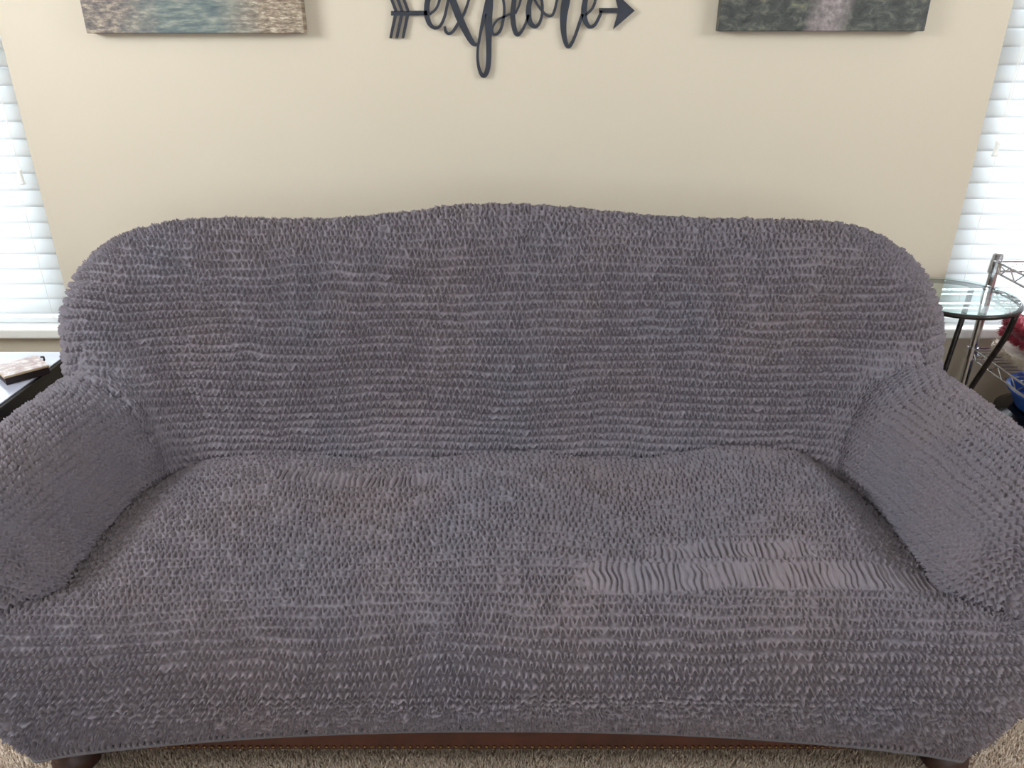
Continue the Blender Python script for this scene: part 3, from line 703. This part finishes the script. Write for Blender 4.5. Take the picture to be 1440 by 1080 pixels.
# folded shag throws
def shag(name, x0, x1, y0, y1, z0, z1, matname, label, seed, layers, L0=0.016):
    t = thing(name, ((x0 + x1) / 2, (y0 + y1) / 2, z0), label, 'blanket'); rng = np.random.default_rng(seed)
    hx, hy, h = (x1 - x0) / 2, (y1 - y0) / 2, (z1 - z0) / layers
    for k in range(layers):
        bm = bmesh.new(); r = bmesh.ops.create_cube(bm, size=1); bmesh.ops.subdivide_edges(bm, edges=bm.edges, cuts=7, use_grid_fill=True)
        for v in bm.verts:
            p = v.co * 2; q = Vector((p.x, p.y, 0)); m = max(abs(p.x), abs(p.y))
            e = 1 - 0.5 * max(0, m - 0.7) / 0.3 * abs(p.z) ** 2
            v.co = Vector((p.x * hx * (1 - 0.03 * abs(p.z)), p.y * hy * (1 - 0.03 * abs(p.z)), h * (0.5 + 0.5 * p.z * e) + k * h * 0.98 + 0.006 * math.sin(p.x * 3 + p.y * 4 + k) * (p.z > 0) * (1 if k < layers - 1 else 1)))
        body = from_bm('fold', bm, matname, t, smooth=True)
        me = body.data; n = 5200
        tri = [(p.vertices[:], p.center.copy(), p.normal.copy()) for p in me.polygons]
        V = np.zeros((n, 4, 3)); ids = rng.integers(0, len(tri), n)
        for i, j in enumerate(ids):
            vs_, c, nn = tri[j]; wgt = rng.dirichlet(np.ones(len(vs_))); p = sum((me.vertices[q].co * w for q, w in zip(vs_, wgt)), Vector())
            if abs(nn.z) > 0.7 and not (nn.z > 0 and layers > 1 and k == layers - 1): continue
            d = (nn + Vector(rng.uniform(-.7, .7, 3)) + Vector((0, 0, -0.3))).normalized() * L0 * rng.uniform(.5, 1.1)
            s = d.orthogonal().normalized() * 0.0013; s2 = d.cross(s).normalized() * 0.0013
            tip = p + d; tip.z = max(tip.z, 0.0015)
            for a, q in enumerate((p + s, p - s * .5 + s2, p - s * .5 - s2, tip)): V[i, a] = q
        b = np.arange(n)[:, None] * 4; F = np.concatenate([b + [0, 1, 3], b + [1, 2, 3], b + [2, 0, 3]], 0)
        F = F[np.tile(np.abs(V).sum((1, 2)) > 0, 3)]
        pm = bpy.data.meshes.new('pile'); pm.from_pydata(V.reshape(-1, 3).tolist(), [], F.tolist())
        o = link('pile', pm, matname, body); o['kind'] = 'stuff'
shag('shag_blanket', 1.518, 1.97, 1.94, 2.222, 0.4755, 0.512, 'cream', 'folded cream shaggy throw lying on the wire rack beneath a red one', 4, 1)
shag('shag_blanket', 1.53, 1.97, 1.95, 2.222, 0.523, 0.60, 'red', 'folded crimson shaggy throw on top of a cream one', 5, 2)
# black pot with lid rim and handle, blue tub on top
pc = (1.675, 2.07)
pt = thing('cooking_pot', (pc[0], pc[1], 0.1105), 'round glossy black cooking pot with side handles on the wire rack', 'pot')
bm = bmesh.new(); lathe(bm, [(0, 0), (0.135, 0), (0.148, 0.015), (0.155, 0.19), (0.163, 0.196), (0.163, 0.206), (0.15, 0.208), (0.148, 0.19), (0.14, 0.02), (0, 0.018)], 48); from_bm('pot_body', bm, 'enamel', pt, smooth=False)
bm = bmesh.new(); lathe(bm, [(0.165, 0.2075), (0.166, 0.214), (0.14, 0.226), (0.06, 0.232), (0, 0.233), (0, 0.226), (0.14, 0.2085)], 48); lid = from_bm('lid', bm, 'enamel', pt, smooth=False)
for a in (R(205), R(25)):
    bm = bmesh.new(); box(bm, 0.14, 0.198, -0.028, 0.028, 0.196, 0.212, 0.004)
    bmesh.ops.rotate(bm, cent=(0, 0, 0), matrix=Matrix.Rotation(a, 3, 'Z'), verts=bm.verts); from_bm('handle', bm, 'enamel', pt)
bt = thing('plastic_tub', (pc[0] + 0.01, pc[1], 0.3445), 'shallow blue plastic tub resting on the black pot', 'tub')
bm = bmesh.new(); lathe(bm, [(0, 0), (0.125, 0), (0.15, 0.05), (0.158, 0.052), (0.158, 0.058), (0.147, 0.058), (0.122, 0.006), (0, 0.005)], 48); from_bm('tub_body', bm, 'blue', bt, smooth=False)
for i, (x, y, mname) in enumerate(((-0.05, -0.03, 'red'), (0.04, 0.03, 'dark'))):
    o = thing('bundled_cloth', (pc[0] + 0.01 + x, pc[1] + y, 0.35), ('crumpled red cloth lying in the blue tub', 'crumpled dark brown cloth lying in the blue tub')[i], 'cloth')
    bm = bmesh.new(); bmesh.ops.create_icosphere(bm, subdivisions=3, radius=1)
    for v in bm.verts:
        q = 1 + 0.15 * math.sin(v.co.x * 7 + i) * math.sin(v.co.y * 6) + 0.1 * math.sin(v.co.z * 9 + v.co.x * 5)
        v.co = Vector((v.co.x * 0.038 * q, v.co.y * 0.034 * q, 0.022 + v.co.z * 0.0205 * min(q, 1.05)))
    from_bm('crumpled_folds', bm, mname, o, smooth=True)
